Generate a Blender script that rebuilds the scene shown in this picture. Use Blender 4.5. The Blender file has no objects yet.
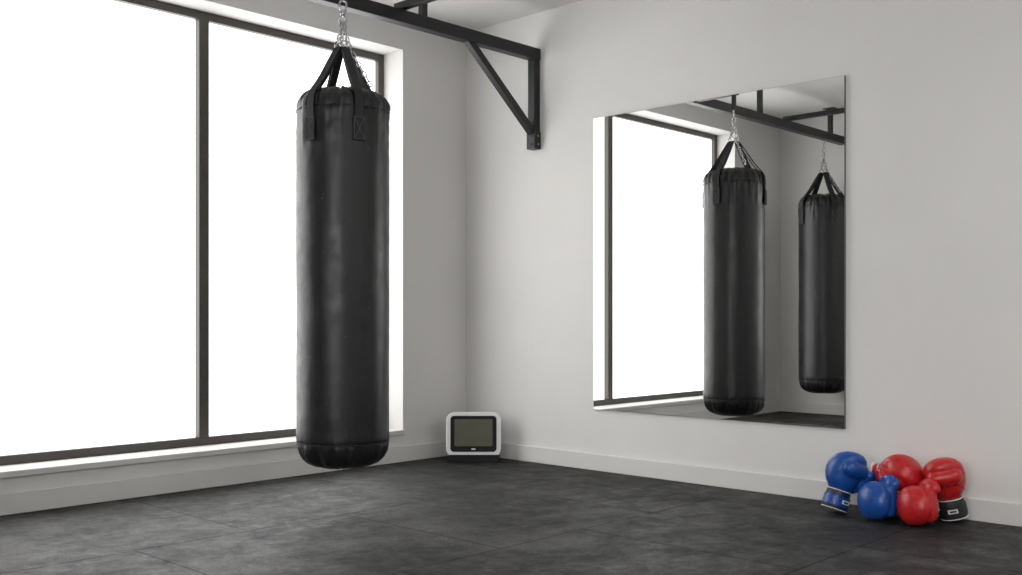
import bpy, math, random
from mathutils import Vector, Matrix, noise
random.seed(4)
S = bpy.context.scene
D = bpy.data
col = S.collection
pi = math.pi

# ------------------------------------------------------------------ materials
def mat(name, color=(.5,.5,.5), rough=.5, metal=0., spec=.5):
    m = D.materials.new(name); m.use_nodes = True
    b = m.node_tree.nodes['Principled BSDF']
    b.inputs['Base Color'].default_value = (*color, 1)
    b.inputs['Roughness'].default_value = rough
    b.inputs['Metallic'].default_value = metal
    b.inputs['Specular IOR Level'].default_value = spec
    return m

def N(m, t, **kw):
    n = m.node_tree.nodes.new(t)
    for k, v in kw.items():
        if k in n.inputs.keys(): n.inputs[k].default_value = v
        else: setattr(n, k, v)
    return n
def L(m, a, b): m.node_tree.links.new(a, b)
def B(m): return m.node_tree.nodes['Principled BSDF']
def coords(m): return N(m, 'ShaderNodeTexCoord').outputs['Object']
def bump(m, fac, strength, dist=.01, prev=None):
    b = N(m, 'ShaderNodeBump'); b.inputs['Strength'].default_value = strength
    b.inputs['Distance'].default_value = dist
    L(m, fac, b.inputs['Height'])
    if prev: L(m, prev, b.inputs['Normal'])
    L(m, b.outputs['Normal'], B(m).inputs['Normal'])
    return b.outputs['Normal']
def tex_noise(m, scale, detail=4, rough=.5, vec=None):
    n = N(m, 'ShaderNodeTexNoise'); n.inputs['Scale'].default_value = scale
    n.inputs['Detail'].default_value = detail; n.inputs['Roughness'].default_value = rough
    L(m, vec if vec else coords(m), n.inputs['Vector'])
    return n.outputs['Fac']
def ramp(m, fac, stops):
    r = N(m, 'ShaderNodeValToRGB')
    e = r.color_ramp.elements
    while len(e) < len(stops): e.new(.5)
    for i, (p, c) in enumerate(stops):
        e[i].position = p; e[i].color = (*c, 1) if len(c) == 3 else c
    L(m, fac, r.inputs['Fac'])
    return r.outputs['Color']

def wall_mat(name, c):
    m = mat(name, c, .85, 0, .25)
    f = tex_noise(m, 1.3, 5, .6)
    L(m, ramp(m, f, [(.3, tuple(x*.965 for x in c)), (.7, tuple(min(1, x*1.02) for x in c))]), B(m).inputs['Base Color'])
    f2 = tex_noise(m, 60, 6, .6)
    bump(m, f2, .12, .004)
    return m
M_wall = wall_mat('wall_paint', (.765, .752, .735))
M_ceil = wall_mat('ceiling_paint', (.74, .735, .72))
M_trim = wall_mat('trim_paint', (.72, .708, .69)); 
M_frame = mat('window_frame_metal', (.085, .077, .072), .45, .3)
M_steel = mat('black_powder_coat', (.016, .016, .018), .42, .2)
f = tex_noise(M_steel, 220, 2); bump(M_steel, f, .1, .001)
M_chrome = mat('chain_steel', (.55, .55, .56), .25, 1.)
f = tex_noise(M_chrome, 90, 3); L(M_chrome, ramp(M_chrome, f, [(.3, (.35,.35,.36)), (.7, (.65,.65,.66))]), B(M_chrome).inputs['Base Color'])

def pane_mat(name, s):
    m = D.materials.new(name); m.use_nodes = True
    nt = m.node_tree; nt.nodes.clear()
    e = nt.nodes.new('ShaderNodeEmission'); o = nt.nodes.new('ShaderNodeOutputMaterial')
    e.inputs['Color'].default_value = (1, .995, .985, 1); e.inputs['Strength'].default_value = s
    nt.links.new(e.outputs[0], o.inputs[0])
    return m
M_pane = pane_mat('frosted_daylight_pane', 3.3)
M_fill_pane = pane_mat('added_fill_pane_rear', 4.8)  # glow for the added rear window, fill only
M_fill_panel = pane_mat('added_fill_panel_glow', 10.5)  # glow for the added ceiling panels, fill only

# rubber floor
M_floor = mat('rubber_floor', (.05, .05, .052), .5, 0, .45)
v = coords(M_floor)
n1 = tex_noise(M_floor, 1.5, 12, .76, v)
n2 = tex_noise(M_floor, 7, 12, .82, v)
n3 = tex_noise(M_floor, 85, 6, .8, v)
brick = N(M_floor, 'ShaderNodeTexBrick'); brick.offset = 0.5; brick.squash = 1
for k, val in {'Scale': 1, 'Mortar Size': .0042, 'Mortar Smooth': .2, 'Brick Width': 1.0, 'Row Height': 1.0, 'Bias': 0}.items():
    brick.inputs[k].default_value = val
brick.inputs['Color1'].default_value = (.65, .65, .65, 1); brick.inputs['Color2'].default_value = (1.2, 1.2, 1.2, 1)
brick.inputs['Mortar'].default_value = (.12, .12, .12, 1)
mp = N(M_floor, 'ShaderNodeMapping'); mp.inputs['Location'].default_value = (.35, .12, 0)
L(M_floor, v, mp.inputs['Vector']); L(M_floor, mp.outputs[0], brick.inputs['Vector'])
c1 = ramp(M_floor, n1, [(.40, (.006, .006, .0063)), (.50, (.014, .014, .0148)), (.63, (.095, .093, .090))])
c2 = ramp(M_floor, n2, [(.36, (.4, .4, .4)), (.52, (1, 1, 1)), (.66, (2.3, 2.3, 2.3))])
c3 = ramp(M_floor, n3, [(.40, (.4, .4, .4)), (.55, (1, 1, 1)), (.64, (2.6, 2.6, 2.6))])
def mul(a, b_):
    mx = N(M_floor, 'ShaderNodeMix', data_type='RGBA', blend_type='MULTIPLY'); mx.inputs[0].default_value = 1
    L(M_floor, a, mx.inputs[6]); L(M_floor, b_, mx.inputs[7]); return mx.outputs[2]
L(M_floor, mul(mul(mul(c1, c2), c3), brick.outputs['Color']), B(M_floor).inputs['Base Color'])
inv = N(M_floor, 'ShaderNodeMath', operation='SUBTRACT'); inv.inputs[0].default_value = 1
L(M_floor, brick.outputs['Fac'], inv.inputs[1])
rr = ramp(M_floor, n2, [(.36, (.36,)*3), (.64, (.75,)*3)]); L(M_floor, rr, B(M_floor).inputs['Roughness'])
# gaps between tiles do not gloss: scale the specular level by tile mask
sp = N(M_floor, 'ShaderNodeMath', operation='MULTIPLY_ADD'); sp.inputs[1].default_value = .28; sp.inputs[2].default_value = .12
L(M_floor, inv.outputs[0], sp.inputs[0]); L(M_floor, sp.outputs[0], B(M_floor).inputs['Specular IOR Level'])
p = bump(M_floor, n3, 1., .006)
p = bump(M_floor, n2, .45, .012, p)
bump(M_floor, inv.outputs[0], .7, .005, p)

# leather
def leather(name, c, rough=.42, speck=False, wr=.35):
    m = mat(name, c, rough, 0, .5)
    v = coords(m)
    vo = N(m, 'ShaderNodeTexVoronoi'); vo.inputs['Scale'].default_value = 260; L(m, v, vo.inputs['Vector'])
    a = bump(m, vo.outputs['Distance'], .08, .002)
    n = tex_noise(m, 6, 4, .5, v)
    bump(m, n, wr, .02, a)
    if speck:
        s = tex_noise(m, 45, 4, .75, v)
        L(m, ramp(m, s, [(.0, c), (.66, c), (.72, (.09, .085, .08))]), B(m).inputs['Base Color'])
    rg = tex_noise(m, 14, 5, .6, v)
    L(m, ramp(m, rg, [(.3, (rough-.05,)*3), (.7, (rough+.09,)*3)]), B(m).inputs['Roughness'])
    return m
M_bag = leather('black_vinyl', (.009, .009, .010), .36, True, .22)
M_strap = leather('black_webbing', (.011, .011, .012), .6)
M_stitch = mat('stitching', (.09, .09, .09), .8)
M_red = leather('red_leather', (.50, .012, .016), .27, wr=.08)
M_blue = leather('blue_leather', (.008, .070, .32), .27, wr=.08)
M_navy = leather('navy_cuff', (.010, .022, .075), .45)
M_black = leather('black_cuff', (.02, .02, .022), .45)
M_white = mat('white_trim', (.75, .75, .74), .5)
M_wplas = mat('white_plastic', (.86, .86, .86), .35)
M_bplas = mat('black_plastic', (.008, .008, .009), .5, 0, .25)
M_lcd = mat('lcd_panel', (.115, .115, .078), .5)
fl = tex_noise(M_lcd, 12, 2); L(M_lcd, ramp(M_lcd, fl, [(.3, (.088,.088,.060)), (.7, (.105,.105,.072))]), B(M_lcd).inputs['Base Color'])
M_mirror = mat('mirror_silver', (.90, .905, .90), .0, 1.)
M_edge = mat('mirror_edge', (.10, .11, .11), .3)

# ------------------------------------------------------------------ mesh builder
class MB:
    def __init__(s): s.v = []; s.f = []; s.m = []; s.mats = []
    def mi(s, m):
        if m not in s.mats: s.mats.append(m)
        return s.mats.index(m)
    def add(s, vs, fs, m, M=None):
        o = len(s.v); k = s.mi(m)
        for p in vs:
            p = Vector(p)
            if M: p = M @ p
            s.v.append(p)
        for f in fs: s.f.append([i+o for i in f]); s.m.append(k)
    def box(s, lo, hi, m, M=None):
        x0,y0,z0 = lo; x1,y1,z1 = hi
        s.add([(x0,y0,z0),(x1,y0,z0),(x1,y1,z0),(x0,y1,z0),(x0,y0,z1),(x1,y0,z1),(x1,y1,z1),(x0,y1,z1)],
              [(0,3,2,1),(4,5,6,7),(0,1,5,4),(1,2,6,5),(2,3,7,6),(3,0,4,7)], m, M)
    def beam(s, p0, p1, w, h, m, up=(0,0,1)):
        p0 = Vector(p0); p1 = Vector(p1); d = (p1-p0); ln = d.length; d.normalize()
        upv = Vector(up); sx = d.cross(upv)
        if sx.length < 1e-4: sx = Vector((1,0,0))
        sx.normalize(); u = sx.cross(d).normalized()
        R = Matrix((( d.x, sx.x, u.x, p0.x),(d.y, sx.y, u.y, p0.y),(d.z, sx.z, u.z, p0.z),(0,0,0,1)))
        s.box((0,-w/2,-h/2),(ln,w/2,h/2), m, R)
    def tube(s, pts, r, m, closed=False, n=10):
        pts = [Vector(p) for p in pts]; k = len(pts); vs = []; fs = []
        ref = None
        for i, p in enumerate(pts):
            if closed: t = pts[(i+1) % k]-pts[i-1]
            else: t = pts[min(i+1,k-1)]-pts[max(i-1,0)]
            t.normalize()
            if ref is None:
                ref = t.orthogonal().normalized()
            ref = (ref - t*ref.dot(t)).normalized()
            bn = t.cross(ref)
            rr = r[i] if isinstance(r, (list, tuple)) else r
            for j in range(n):
                a = 2*pi*j/n
                vs.append(p + ref*math.cos(a)*rr + bn*math.sin(a)*rr)
        for i in range(k if closed else k-1):
            for j in range(n):
                a = i*n+j; b = i*n+(j+1) % n; c = ((i+1) % k)*n
                fs.append((a, b, c+(j+1) % n, c+j))
        if not closed:
            fs.append(tuple(range(n))[::-1]); fs.append(tuple((k-1)*n+j for j in range(n)))
        s.add(vs, fs, m)
    def link(s, c, d, side, ln, w, r, m):
        c = Vector(c); d = Vector(d).normalized(); side = Vector(side); side = (side-d*side.dot(d)).normalized()
        pts = []
        hw = w/2-r; hl = ln/2-hw-r
        for i in range(9):
            a = pi*i/8; pts.append(c + d*(hl+math.sin(a)*hw) + side*math.cos(a)*hw)
        for i in range(9):
            a = pi+pi*i/8; pts.append(c + d*(-hl+math.sin(a)*hw) + side*math.cos(a)*hw)
        s.tube(pts, r, m, True, 8)
    def chain(s, p0, p1, m, ln=.036, w=.022, r=.0032):
        p0 = Vector(p0); p1 = Vector(p1); d = p1-p0; tot = d.length; d.normalize()
        pitch = ln-2*r*1.15; k = max(1, round(tot/pitch)); pitch = tot/k
        a = d.orthogonal().normalized(); b = d.cross(a)
        for i in range(k): s.link(p0+d*pitch*(i+.5), d, a if i % 2 else b, pitch+2*r, w, r, m)
    def loft(s, rings, m, M=None, cap=True):
        n = len(rings[0]); vs = [p for r in rings for p in r]; fs = []
        for i in range(len(rings)-1):
            for j in range(n):
                fs.append((i*n+j, i*n+(j+1) % n, (i+1)*n+(j+1) % n, (i+1)*n+j))
        if cap:
            fs.append(tuple(range(n))[::-1]); o = (len(rings)-1)*n; fs.append(tuple(o+j for j in range(n)))
        s.add(vs, fs, m, M)
    def ribbon(s, pts, side, w, t, m):
        pts = [Vector(p) for p in pts]; side = Vector(side).normalized(); rings = []
        for i, p in enumerate(pts):
            tg = (pts[min(i+1, len(pts)-1)]-pts[max(i-1, 0)]).normalized()
            nn = tg.cross(side).normalized()
            rings.append([p+side*w/2+nn*t/2, p-side*w/2+nn*t/2, p-side*w/2-nn*t/2, p+side*w/2-nn*t/2])
        s.loft(rings, m)
    def obj(s, name, parent=None, smooth=False, bevel=0, sub=0):
        me = D.meshes.new(name); me.from_pydata([tuple(p) for p in s.v], [], s.f); 
        for m in s.mats: me.materials.append(m)
        me.polygons.foreach_set('material_index', s.m)
        me.update()
        import bmesh
        bm = bmesh.new(); bm.from_mesh(me); bmesh.ops.recalc_face_normals(bm, faces=bm.faces); bm.to_mesh(me); bm.free()
        if smooth: me.polygons.foreach_set('use_smooth', [True]*len(me.polygons))
        o = D.objects.new(name, me); col.objects.link(o)
        if parent: o.parent = parent
        if bevel:
            b = o.modifiers.new('bevel', 'BEVEL'); b.width = bevel; b.segments = 3; b.limit_method = 'ANGLE'
            b.harden_normals = False
        if sub:
            q = o.modifiers.new('sub', 'SUBSURF'); q.levels = sub; q.render_levels = sub
        return o
def empty(name, loc=(0,0,0)):
    e = D.objects.new(name, None); col.objects.link(e); e.location = loc; e.empty_display_size = .1
    return e

# ------------------------------------------------------------------ room shell
ZC = 2.80
XW0, XW1 = -3.42, -.548       # window opening
ZS, ZH = .20, 2.583
XP = -4.25                    # return wall
XR, YR = -6.6, -7.2
b = MB(); b.box((XR-.2, YR-.2, -.1), (.2, .3, 0), M_floor); b.obj('floor')
b = MB(); b.box((XR-.2, YR-.2, ZC), (.2, .3, ZC+.1), M_ceil); b.obj('ceiling')
b = MB()
b.box((XP, 0, 0), (0, .3, ZS-.03), M_wall); b.box((XP, 0, ZH), (0, .3, ZC), M_wall)
b.box((XP, 0, ZS-.03), (XW0, .3, ZH), M_wall); b.box((XW1, 0, ZS-.03), (0, .3, ZH), M_wall)
b.obj('wall_north')
b = MB(); b.box((0, YR-.2, 0), (.2, .3, ZC), M_wall); b.obj('wall_east')
b = MB(); b.box((XR, YR-.2, 0), (0, YR, ZC), M_wall); b.obj('wall_south')
# west wall: L-shaped return + far west wall with an opening for the added fill window
b = MB()
b.box((XR-.2, -1.8, 0), (XP, .3, ZC), M_wall)
y0, y1, z0, z1 = -6.4, -2.9, .5, 2.45
b.box((XR-.2, YR-.2, 0), (XR, y0, ZC), M_wall); b.box((XR-.2, y1, 0), (XR, -1.8, ZC), M_wall)
b.box((XR-.2, y0, 0), (XR, y1, z0), M_wall); b.box((XR-.2, y0, z1), (XR, y1, ZC), M_wall)
b.obj('wall_west')

# window 1
w1 = empty('window_1')
YF = .186
fr = .045
b = MB()
b.box((XW0, YF, ZS), (XW0+fr, YF+.06, ZH), M_frame); b.box((XW1-fr, YF, ZS), (XW1, YF+.06, ZH), M_frame)
b.box((XW0+fr, YF, ZS), (XW1-fr, YF+.06, ZS+fr), M_frame); b.box((XW0+fr, YF, ZH-fr), (XW1-fr, YF+.06, ZH), M_frame)
b.box((-1.85, YF-.01, ZS+fr), (-1.79, YF+.06, ZH-fr), M_frame)
b.obj('window_frame', w1, bevel=.003)
b = MB(); b.box((XW0+fr, YF+.035, ZS+fr), (XW1-fr, YF+.045, ZH-fr), M_pane); b.obj('window_pane', w1)
b = MB(); b.box((XW0, -.022, ZS-.03), (XW1, .3, ZS), M_trim); o = b.obj('window_sill', w1, bevel=.004)
# invented window behind the camera, added as a source of fill light
w2 = empty('added_fill_window')
b = MB()
xf = XR-.12
b.box((xf, y0, z0), (xf+.06, y0+.05, z1), M_frame); b.box((xf, y1-.05, z0), (xf+.06, y1, z1), M_frame)
b.box((xf, y0+.05, z0), (xf+.06, y1-.05, z0+.05), M_frame); b.box((xf, y0+.05, z1-.05), (xf+.06, y1-.05, z1), M_frame)
b.box((xf, (y0+y1)/2-.03, z0+.05), (xf+.07, (y0+y1)/2+.03, z1-.05), M_frame)
b.obj('window_frame', w2)
b = MB(); b.box((xf+.01, y0+.05, z0+.05), (xf+.02, y1-.05, z1-.05), M_fill_pane); b.obj('window_pane', w2)  # unseen glowing pane added to brighten the room from behind

# baseboards
bh, bt = .098, .016
def bboard(name, lo, hi):
    b = MB(); b.box(lo, hi, M_trim); b.obj(name, bevel=.004)
bboard('baseboard_north', (XP+bt, -bt, 0), (-bt, 0, bh))
bboard('baseboard_east', (-bt, YR+bt, 0), (0, 0, bh))
bboard('baseboard_south', (XR, YR, 0), (0, YR+bt, bh))
bboard('baseboard_west', (XP, -1.8, 0), (XP+bt, 0, bh))

# invented glowing ceiling panels, added behind camera for fill light
for i, (x, y) in enumerate([(-3.2, -5.6), (-5.4, -4.6), (-1.4, -5.6)]):
    e = empty('added_fill_panel', (x, y, ZC))
    b = MB(); b.box((-.32, -.62, -.03), (.32, .62, 0), M_white); b.obj('fill_housing', e, bevel=.004)
    b = MB(); b.box((-.30, -.60, -.034), (.30, .60, -.0305), M_fill_panel); b.obj('fill_diffuser', e)

# ------------------------------------------------------------------ mirror
e = empty('wall_mirror')
b = MB(); b.box((-.014, -2.66, .361), (-.0005, -1.101, 2.077), M_edge); b.obj('mirror_backing', e)
b = MB(); b.box((-.0155, -2.659, .362), (-.0142, -1.102, 2.076), M_mirror); b.obj('mirror_glass', e)

# ------------------------------------------------------------------ steel rig
YB = -.638
e = empty('bag_mounting_rig')
b = MB()
b.box((XP, YB-.035, 2.50), (-.002, YB+.03, 2.57), M_steel)                 # main beam
b.box((-.055, YB-.028, 1.955), (-.002, YB+.028, 2.50), M_steel)            # wall post
b.obj('main_beam', e, bevel=.004)
b = MB(); b.beam((-.60, YB, 2.515), (-.03, YB, 2.035), .042, .045, M_steel, (0, 1, 0)); b.obj('diagonal_brace', e, bevel=.003)
b = MB(); b.box((-.060, YB-.032, 1.947), (-.001, YB+.032, 2.055), M_steel)
for z in (1.975, 2.025):
    b.tube([(-.060, YB-.012, z), (-.066, YB-.012, z)], .006, M_steel, n=6)
    b.tube([(-.030, YB-.032, z), (-.030, YB-.038, z)], .007, M_chrome, n=6)
b.obj('post_foot_plate', e)
b = MB()
for x in (-1.11, -3.2):
    b.box((x-.02, -3.4, 2.572), (x+.02, YB+.03, 2.612), M_steel)
    for y in (-3.3,):
        b.box((x-.015, y-.015, 2.61), (x+.015, y+.015, ZC-.001), M_steel)
b.obj('cross_bars', e, bevel=.003)
b = MB()
for x in (-.945, -2.75, -4.0):
    b.box((x-.018, YB-.018, 2.57), (x+.018, YB+.018, ZC-.001), M_steel)
    b.box((x-.05, YB-.05, ZC-.008), (x+.05, YB+.05, ZC-.0005), M_steel)
b.obj('ceiling_hangers', e)
b = MB()
b.box((-1.787, -1.02, 2.51), (-1.737, YB-.035, 2.56), M_steel)
b.box((-1.775, -1.005, 2.405), (-1.749, -.979, 2.51), M_steel)
b.obj('bag_hanger_arm', e, bevel=.003)

# ------------------------------------------------------------------ punching bags
def make_bag(x, y, ztop_hang, dz0, seed, camang, phis):
    root = empty('punching_bag', (x, y, dz0))
    ztop_hang -= dz0
    R = .2177
    prof = [(0,.195),(.05,.196),(.10,.200),(.14,.208),(.170,.221),(.192,.241),(.206,.268),(.212,.295),(.2145,.312),(.2135,.318),(.2165,.326)]
    nseg = 70
    for i in range(nseg): prof.append((R, .34+(1.845-.34)*i/(nseg-1)))
    prof += [(R-.001,1.86),(R-.003,1.868),(R-.003,1.876),(R-.003,1.89),(R-.006,1.905),(R-.012,1.920),(R-.022,1.934),(R-.036,1.946),(R-.052,1.955),(.145,1.962),(.12,1.968),(.09,1.974),(.04,1.978),(0,1.979)]
    n = 220; rings = []
    for r, z in prof:
        ring = []
        for j in range(n):
            a = 2*pi*j/n
            rr = r
            wt = math.exp(-((z-1.91)/.045)**2); wb = math.exp(-((z-.26)/.055)**2)
            wt2 = math.exp(-((z-1.80)/.10)**2)
            nz = noise.noise(Vector((math.cos(a)*2.2, math.sin(a)*2.2, z*2.5+seed)))
            nf = noise.noise(Vector((math.cos(a)*9, math.sin(a)*9, z*5+seed)))
            nfl = noise.noise(Vector((math.cos(a)*2.4+z*3, math.sin(a)*3, z*13+seed*2)))
            if r > .02:
                rr += .0025*nz + .0010*nfl + (wt*.019+wb*.014+wt2*.004)*nf*min(1, r/.2)
                if wt2 > .05: rr += .005*wt2*noise.noise(Vector((math.cos(a)*4, math.sin(a)*4, z*22+seed)))
            dz = .012*nf if z > 1.93 else 0
            if z < .22: dz = .004*nf
            ring.append((rr*math.cos(a), rr*math.sin(a), z+dz*min(1, r/.1)))
        rings.append(ring)
    b = MB(); b.loft(rings, M_bag, cap=False); b.obj('bag_body', root, smooth=True)
    # seam cord
    b = MB()
    for z in (1.868, .318):
        rz = R-.0005 if z > 1 else .2155
        b.tube([(rz*math.cos(2*pi*j/72), rz*math.sin(2*pi*j/72), z+.002*math.sin(j*1.3)) for j in range(72)], .0028, M_strap, True, 6)
    b.obj('seam_piping', root, smooth=True)
    apex = 2.185
    bs = MB(); bc = MB(); bp = MB(); bst = MB()
    for k, ph in enumerate(phis):
        a = math.radians(camang+ph)
        rd = Vector((math.cos(a), math.sin(a), 0)); tg = Vector((-math.sin(a), math.cos(a), 0))
        top = rd*.036+Vector((0,0,apex-.012))
        pts = [top, rd*.085+Vector((0,0,2.102)), rd*.140+Vector((0,0,2.020)), rd*.176+Vector((0,0,1.975)), rd*.203+Vector((0,0,1.945)),
               rd*.2185+Vector((0,0,1.915)), rd*.2235+Vector((0,0,1.87)), rd*.2225+Vector((0,0,1.725))]
        bs.ribbon(pts, tg, .040, .005, M_strap)
        pts2 = [rd*.026+Vector((0,0,apex-.015))] + [q-rd*.012-Vector((0,0,.010)) for q in pts[1:4]]+[rd*.185+Vector((0,0,1.945))]
        bs.ribbon(pts2, tg, .038, .004, M_strap)
        # patch
        Mx = Matrix((( rd.x, tg.x, 0, 0),(rd.y, tg.y, 0, 0),(0,0,1,0),(0,0,0,1)))
        z0_, z1_ = 1.712, 1.812
        bp.box((.2215, -.029, z0_-.005), (.2295, .029, z1_+.005), M_strap, Mx)
        for q in ((( .230,-.024,z0_),(.230,.024,z1_)),((.230,.024,z0_),(.230,-.024,z1_)),((.230,-.024,z1_),(.230,.024,z1_)),
                  ((.230,-.024,z0_),(.230,.024,z0_)),((.230,-.024,z0_),(.230,-.024,z1_)),((.230,.024,z0_),(.230,.024,z1_))):
            bst.tube([Mx @ Vector(q[0]), Mx @ Vector(q[1])], .0012, M_stitch, n=5)
        # D ring + chain up
        ringc = rd*.030+Vector((0,0,apex))
        pr = [ringc+tg*.024*math.cos(t)+Vector((0,0,1))*.020*math.sin(t) for t in [2*pi*i/16 for i in range(16)]]
        bc.tube(pr, .0035, M_chrome, True, 8)
        bc.chain(ringc+Vector((0,0,.018)), (rd*.006+Vector((0,0,2.300))), M_chrome)
    # loose adjusting chain at one side
    a = math.radians(camang+62); rd = Vector((math.cos(a), math.sin(a), 0))
    bc.chain(rd*.02+Vector((0,0,2.20)), rd*.150+Vector((0,0,1.985)), M_chrome)
    # swivel: big ring, barrel, shackle
    bc.tube([(.020*math.cos(t), .004*math.sin(t*2), 2.312+.020*math.sin(t)) for t in [2*pi*i/20 for i in range(20)]], .0045, M_chrome, True, 8)
    bc.tube([(0,0,2.328),(0,0,2.333),(0,0,2.352),(0,0,2.357)], [.008,.013,.013,.008], M_chrome, n=14)
    bc.link((0,0,2.378), (0,0,1), (math.cos(math.radians(camang+90)), math.sin(math.radians(camang+90)), 0), .058, .042, .0048, M_chrome)
    if ztop_hang > 2.42: bc.chain((0,0,2.398), (0,0,ztop_hang), M_chrome)
    bs.obj('hanging_straps', root); bp.obj('strap_patches', root, bevel=.002); bst.obj('patch_stitching', root)
    bc.obj('hanging_chain', root, smooth=True)
    return root
make_bag(-1.762, -.992, 2.40, 0, 1.3, 233, (-41, 19, 128, 205))
make_bag(-3.87, YB, 2.498, .03, 7.7, 200, (-80, 20, 110, 190))

# ------------------------------------------------------------------ gym timer
def rrect(w, h, r, n=8, y=0, cx=0, cz=0):
    pts = []
    for cxs, czs, a0 in ((1,1,0),(-1,1,pi/2),(-1,-1,pi),(1,-1,1.5*pi)):
        for i in range(n+1):
            a = a0+pi/2*i/n
            pts.append((cx+cxs*(w/2-r)+math.cos(a)*r, y, cz+czs*(h/2-r)+math.sin(a)*r))
    return pts
tm = empty('gym_timer', (-.262, -.340, 0)); tm.rotation_euler = (math.radians(-3), 0, math.radians(-46.4))
W, H, cz = .345, .280, .170
b = MB()
def shell(mb, w, h, rad, ys, m, cz=cz):
    mb.loft([rrect(w*s, h*s, rad*s, y=y, cz=cz) for s, y in ys], m)
shell(b, W, H, .052, [(.975, -.003), (.992, .001), (1., .010), (1., .040), (.985, .05), (.93, .056)], M_wplas)
b.obj('white_housing', tm, smooth=False)
b = MB(); shell(b, W*.9, H*.9, .04, [(1, .05), (1, .085), (.8, .105)], M_bplas); b.obj('rear_shell', tm)
b = MB(); b.loft([rrect(.288, .224, .022, y=y, cz=cz+.006) for y in (-.0060, -.0025)], M_bplas); b.obj('black_bezel', tm)
b = MB(); b.loft([rrect(.238, .168, .005, y=y, cz=cz+.013) for y in (-.0080, -.0055)], M_lcd); b.obj('lcd_display', tm)
b = MB(); b.loft([rrect(.026, .009, .003, n=3, y=y, cz=cz-.089) for y in (-.0080, -.0055)], M_white)
for dx in (-.05, .05):
    b.loft([rrect(.008, .003, .001, n=2, cx=dx, y=y, cz=cz-.089) for y in (-.0075, -.0055)], M_stitch)
b.obj('badge', tm)
b = MB(); b.loft([rrect(.322*s, .044, .012, y=y, cz=.0235) for s, y in ((.98, -.012), (1, .0), (1, .09), (.96, .1))], M_bplas); b.obj('base_foot', tm)

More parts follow.
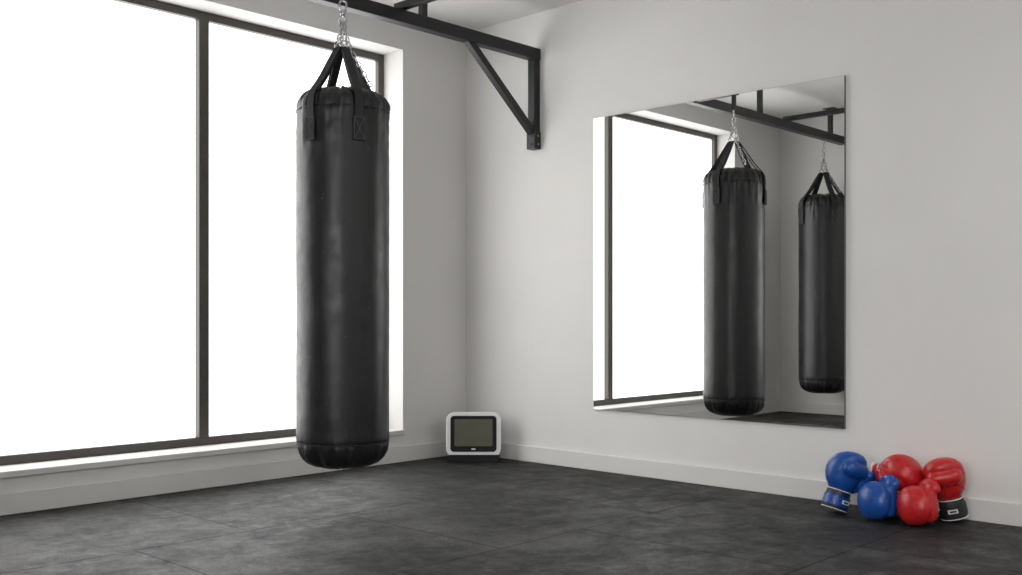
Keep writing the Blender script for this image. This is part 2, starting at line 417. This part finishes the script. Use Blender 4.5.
# ------------------------------------------------------------------ boxing gloves
def sring(cx, cy, z, a, bb, n=40, p=2.25):
    r = []
    for j in range(n):
        t = 2*pi*j/n; c = math.cos(t); s_ = math.sin(t)
        r.append((cx+a*math.copysign(abs(c)**(2/p), c), cy+bb*math.copysign(abs(s_)**(2/p), s_), z))
    return r
def cr(keys, m=4):
    """catmull-rom resample of tuples"""
    out = []
    for i in range(len(keys)-1):
        p0 = keys[max(i-1,0)]; p1 = keys[i]; p2 = keys[i+1]; p3 = keys[min(i+2, len(keys)-1)]
        for s_ in range(m):
            t = s_/m
            out.append(tuple(.5*((2*b_)+(-a_+c_)*t+(2*a_-5*b_+4*c_-d_)*t*t+(-a_+3*b_-3*c_+d_)*t**3) for a_,b_,c_,d_ in zip(p0,p1,p2,p3)))
    out.append(tuple(keys[-1])); return out
def make_glove(Mx, c_main, c_cuff, c_band, thumb=1, scale=(1.2, 1.25, .97)):
    root = empty('boxing_glove'); root.matrix_world = Mx
    SC = Matrix.Diagonal((*scale, 1))
    SK = Matrix.Diagonal((scale[0]*.97, scale[1]*.97, scale[2]*1.0, 1))
    def fin(mb, k=SC):
        mb.v = [k @ q for q in mb.v]
    b = MB()
    prof = [(0,0,.085,.038,.034),(0,0,.105,.046,.041),(0,.002,.13,.060,.052),(0,.004,.16,.068,.058),(0,.002,.19,.072,.061),
            (0,-.003,.22,.071,.061),(0,-.010,.245,.065,.056),(0,-.018,.265,.052,.045),(0,-.024,.28,.032,.029),(0,-.026,.286,.012,.011)]
    b.loft([sring(*q) for q in cr(prof)], c_main)
    # finger roll folded back on the palm side
    b.loft([[(x, -.044+rr*math.cos(t), .205+rr*1.25*math.sin(t)) for t in [2*pi*i/28 for i in range(28)]]
            for x, rr in cr([(-.060,.010),(-.054,.021),(-.036,.031),(0,.034),(.036,.031),(.054,.021),(.060,.010)])], c_main)
    # thumb
    tp = [(.036,.000,.100,.018),(.057,-.018,.130,.025),(.068,-.038,.158,.028),(.067,-.057,.183,.027),(.058,-.068,.203,.023),(.053,-.072,.213,.017),(.050,-.0735,.219,.009)]
    tp = cr([(x*thumb, y, z, r) for x, y, z, r in tp])
    b.tube([q[:3] for q in tp], [q[3] for q in tp], c_main, n=20)
    fin(b)
    o = b.obj('mitt', root, smooth=True)
    rm = o.modifiers.new('remesh', 'REMESH'); rm.mode = 'VOXEL'; rm.voxel_size = .003; rm.use_smooth_shade = True
    sm = o.modifiers.new('smooth', 'SMOOTH'); sm.factor = .6; sm.iterations = 5
    # cuff
    cb = MB()
    cb.loft([sring(0,0,z,a,bb) for z,a,bb in ((0,.041,.036),(.002,.047,.042),(.008,.050,.045),(.05,.049,.044),(.085,.046,.041),(.105,.042,.037))], c_cuff, cap=True)
    fin(cb, SK); cb.obj('cuff', root, smooth=True)
    cb = MB()
    cb.loft([sring(0,0,z,a,bb) for z,a,bb in ((.020,.0500,.0450),(.021,.0515,.0465),(.064,.051,.046),(.065,.049,.044))], c_band)
    fin(cb, SK); cb.obj('wrist_strap', root, smooth=False)
    cb = MB()
    for z, a_, b_ in ((.003,.0485,.0435),(.092,.0465,.0415)):
        cb.tube(sring(0,0,z,a_,b_), .0026, M_white, True, 8)
    for sy in (1, -1):
        cb.box((-.018, min(sy*.044, sy*.0485), .034), (.018, max(sy*.044, sy*.0485), .052), M_white)
        cb.box((-.012, min(sy*.048, sy*.0490), .039), (.012, max(sy*.048, sy*.0490), .047), c_cuff)
    fin(cb, SK); cb.obj('trim_and_label', root)
    return root
def pose(loc, axis, palm):
    """axis: cuff -> knuckles direction, palm: direction palm faces"""
    z = Vector(axis).normalized(); y = -Vector(palm); y = (y-z*y.dot(z)).normalized(); x = y.cross(z)
    M = Matrix(((x.x,y.x,z.x,loc[0]),(x.y,y.y,z.y,loc[1]),(x.z,y.z,z.z,loc[2]),(0,0,0,1)))
    return M
R_ = Vector((.689, -.7247, 0)); F_ = Vector((.7247, .689, 0)); U_ = Vector((0,0,1))
CAM = Vector((-4.692, -4.875, 0))
def pt(lat, dep, z): return CAM + R_*lat + F_*dep + U_*z
def dr(r, f, u): return R_*r + F_*f + U_*u
make_glove(pose(pt(1.490, 4.68, .018), dr(.30, .10, .9), dr(.5, -.8, .1)), M_blue, M_navy, M_blue, 1)
make_glove(pose(pt(1.738, 4.66, .058), dr(-.62, -.78, .15), dr(.78, -.55, .1)), M_blue, M_navy, M_blue, 1)
make_glove(pose(pt(1.670, 4.74, .160), dr(.52, -.75, .22), dr(-.3, -.1, -.9)), M_red, M_red, M_white, -1)
make_glove(pose(pt(1.870, 4.545, .058), dr(-.62, -.78, .15), dr(.78, -.55, .1)), M_red, M_black, M_red, 1)
make_glove(pose(pt(1.965, 4.49, .020), dr(-.26, -.05, .95), dr(-.4, -.9, .1)), M_red, M_black, M_black, -1)

# ------------------------------------------------------------------ world, camera
w = D.worlds.new('world'); S.world = w; w.use_nodes = True
w.node_tree.nodes['Background'].inputs[0].default_value = (.9, .95, 1, 1)
w.node_tree.nodes['Background'].inputs[1].default_value = .6
cam = D.cameras.new('camera'); co = D.objects.new('camera', cam); col.objects.link(co)
co.location = (-4.692, -4.875, .9); co.rotation_euler = (pi/2, 0, math.radians(-46.45))
cam.sensor_width = 36; cam.lens = 36*1014/1022; cam.shift_y = 30.5/1022; cam.clip_start = .05
S.camera = co
S.view_settings.view_transform = 'Standard'
S.view_settings.look = 'None'
S.view_settings.exposure = 0
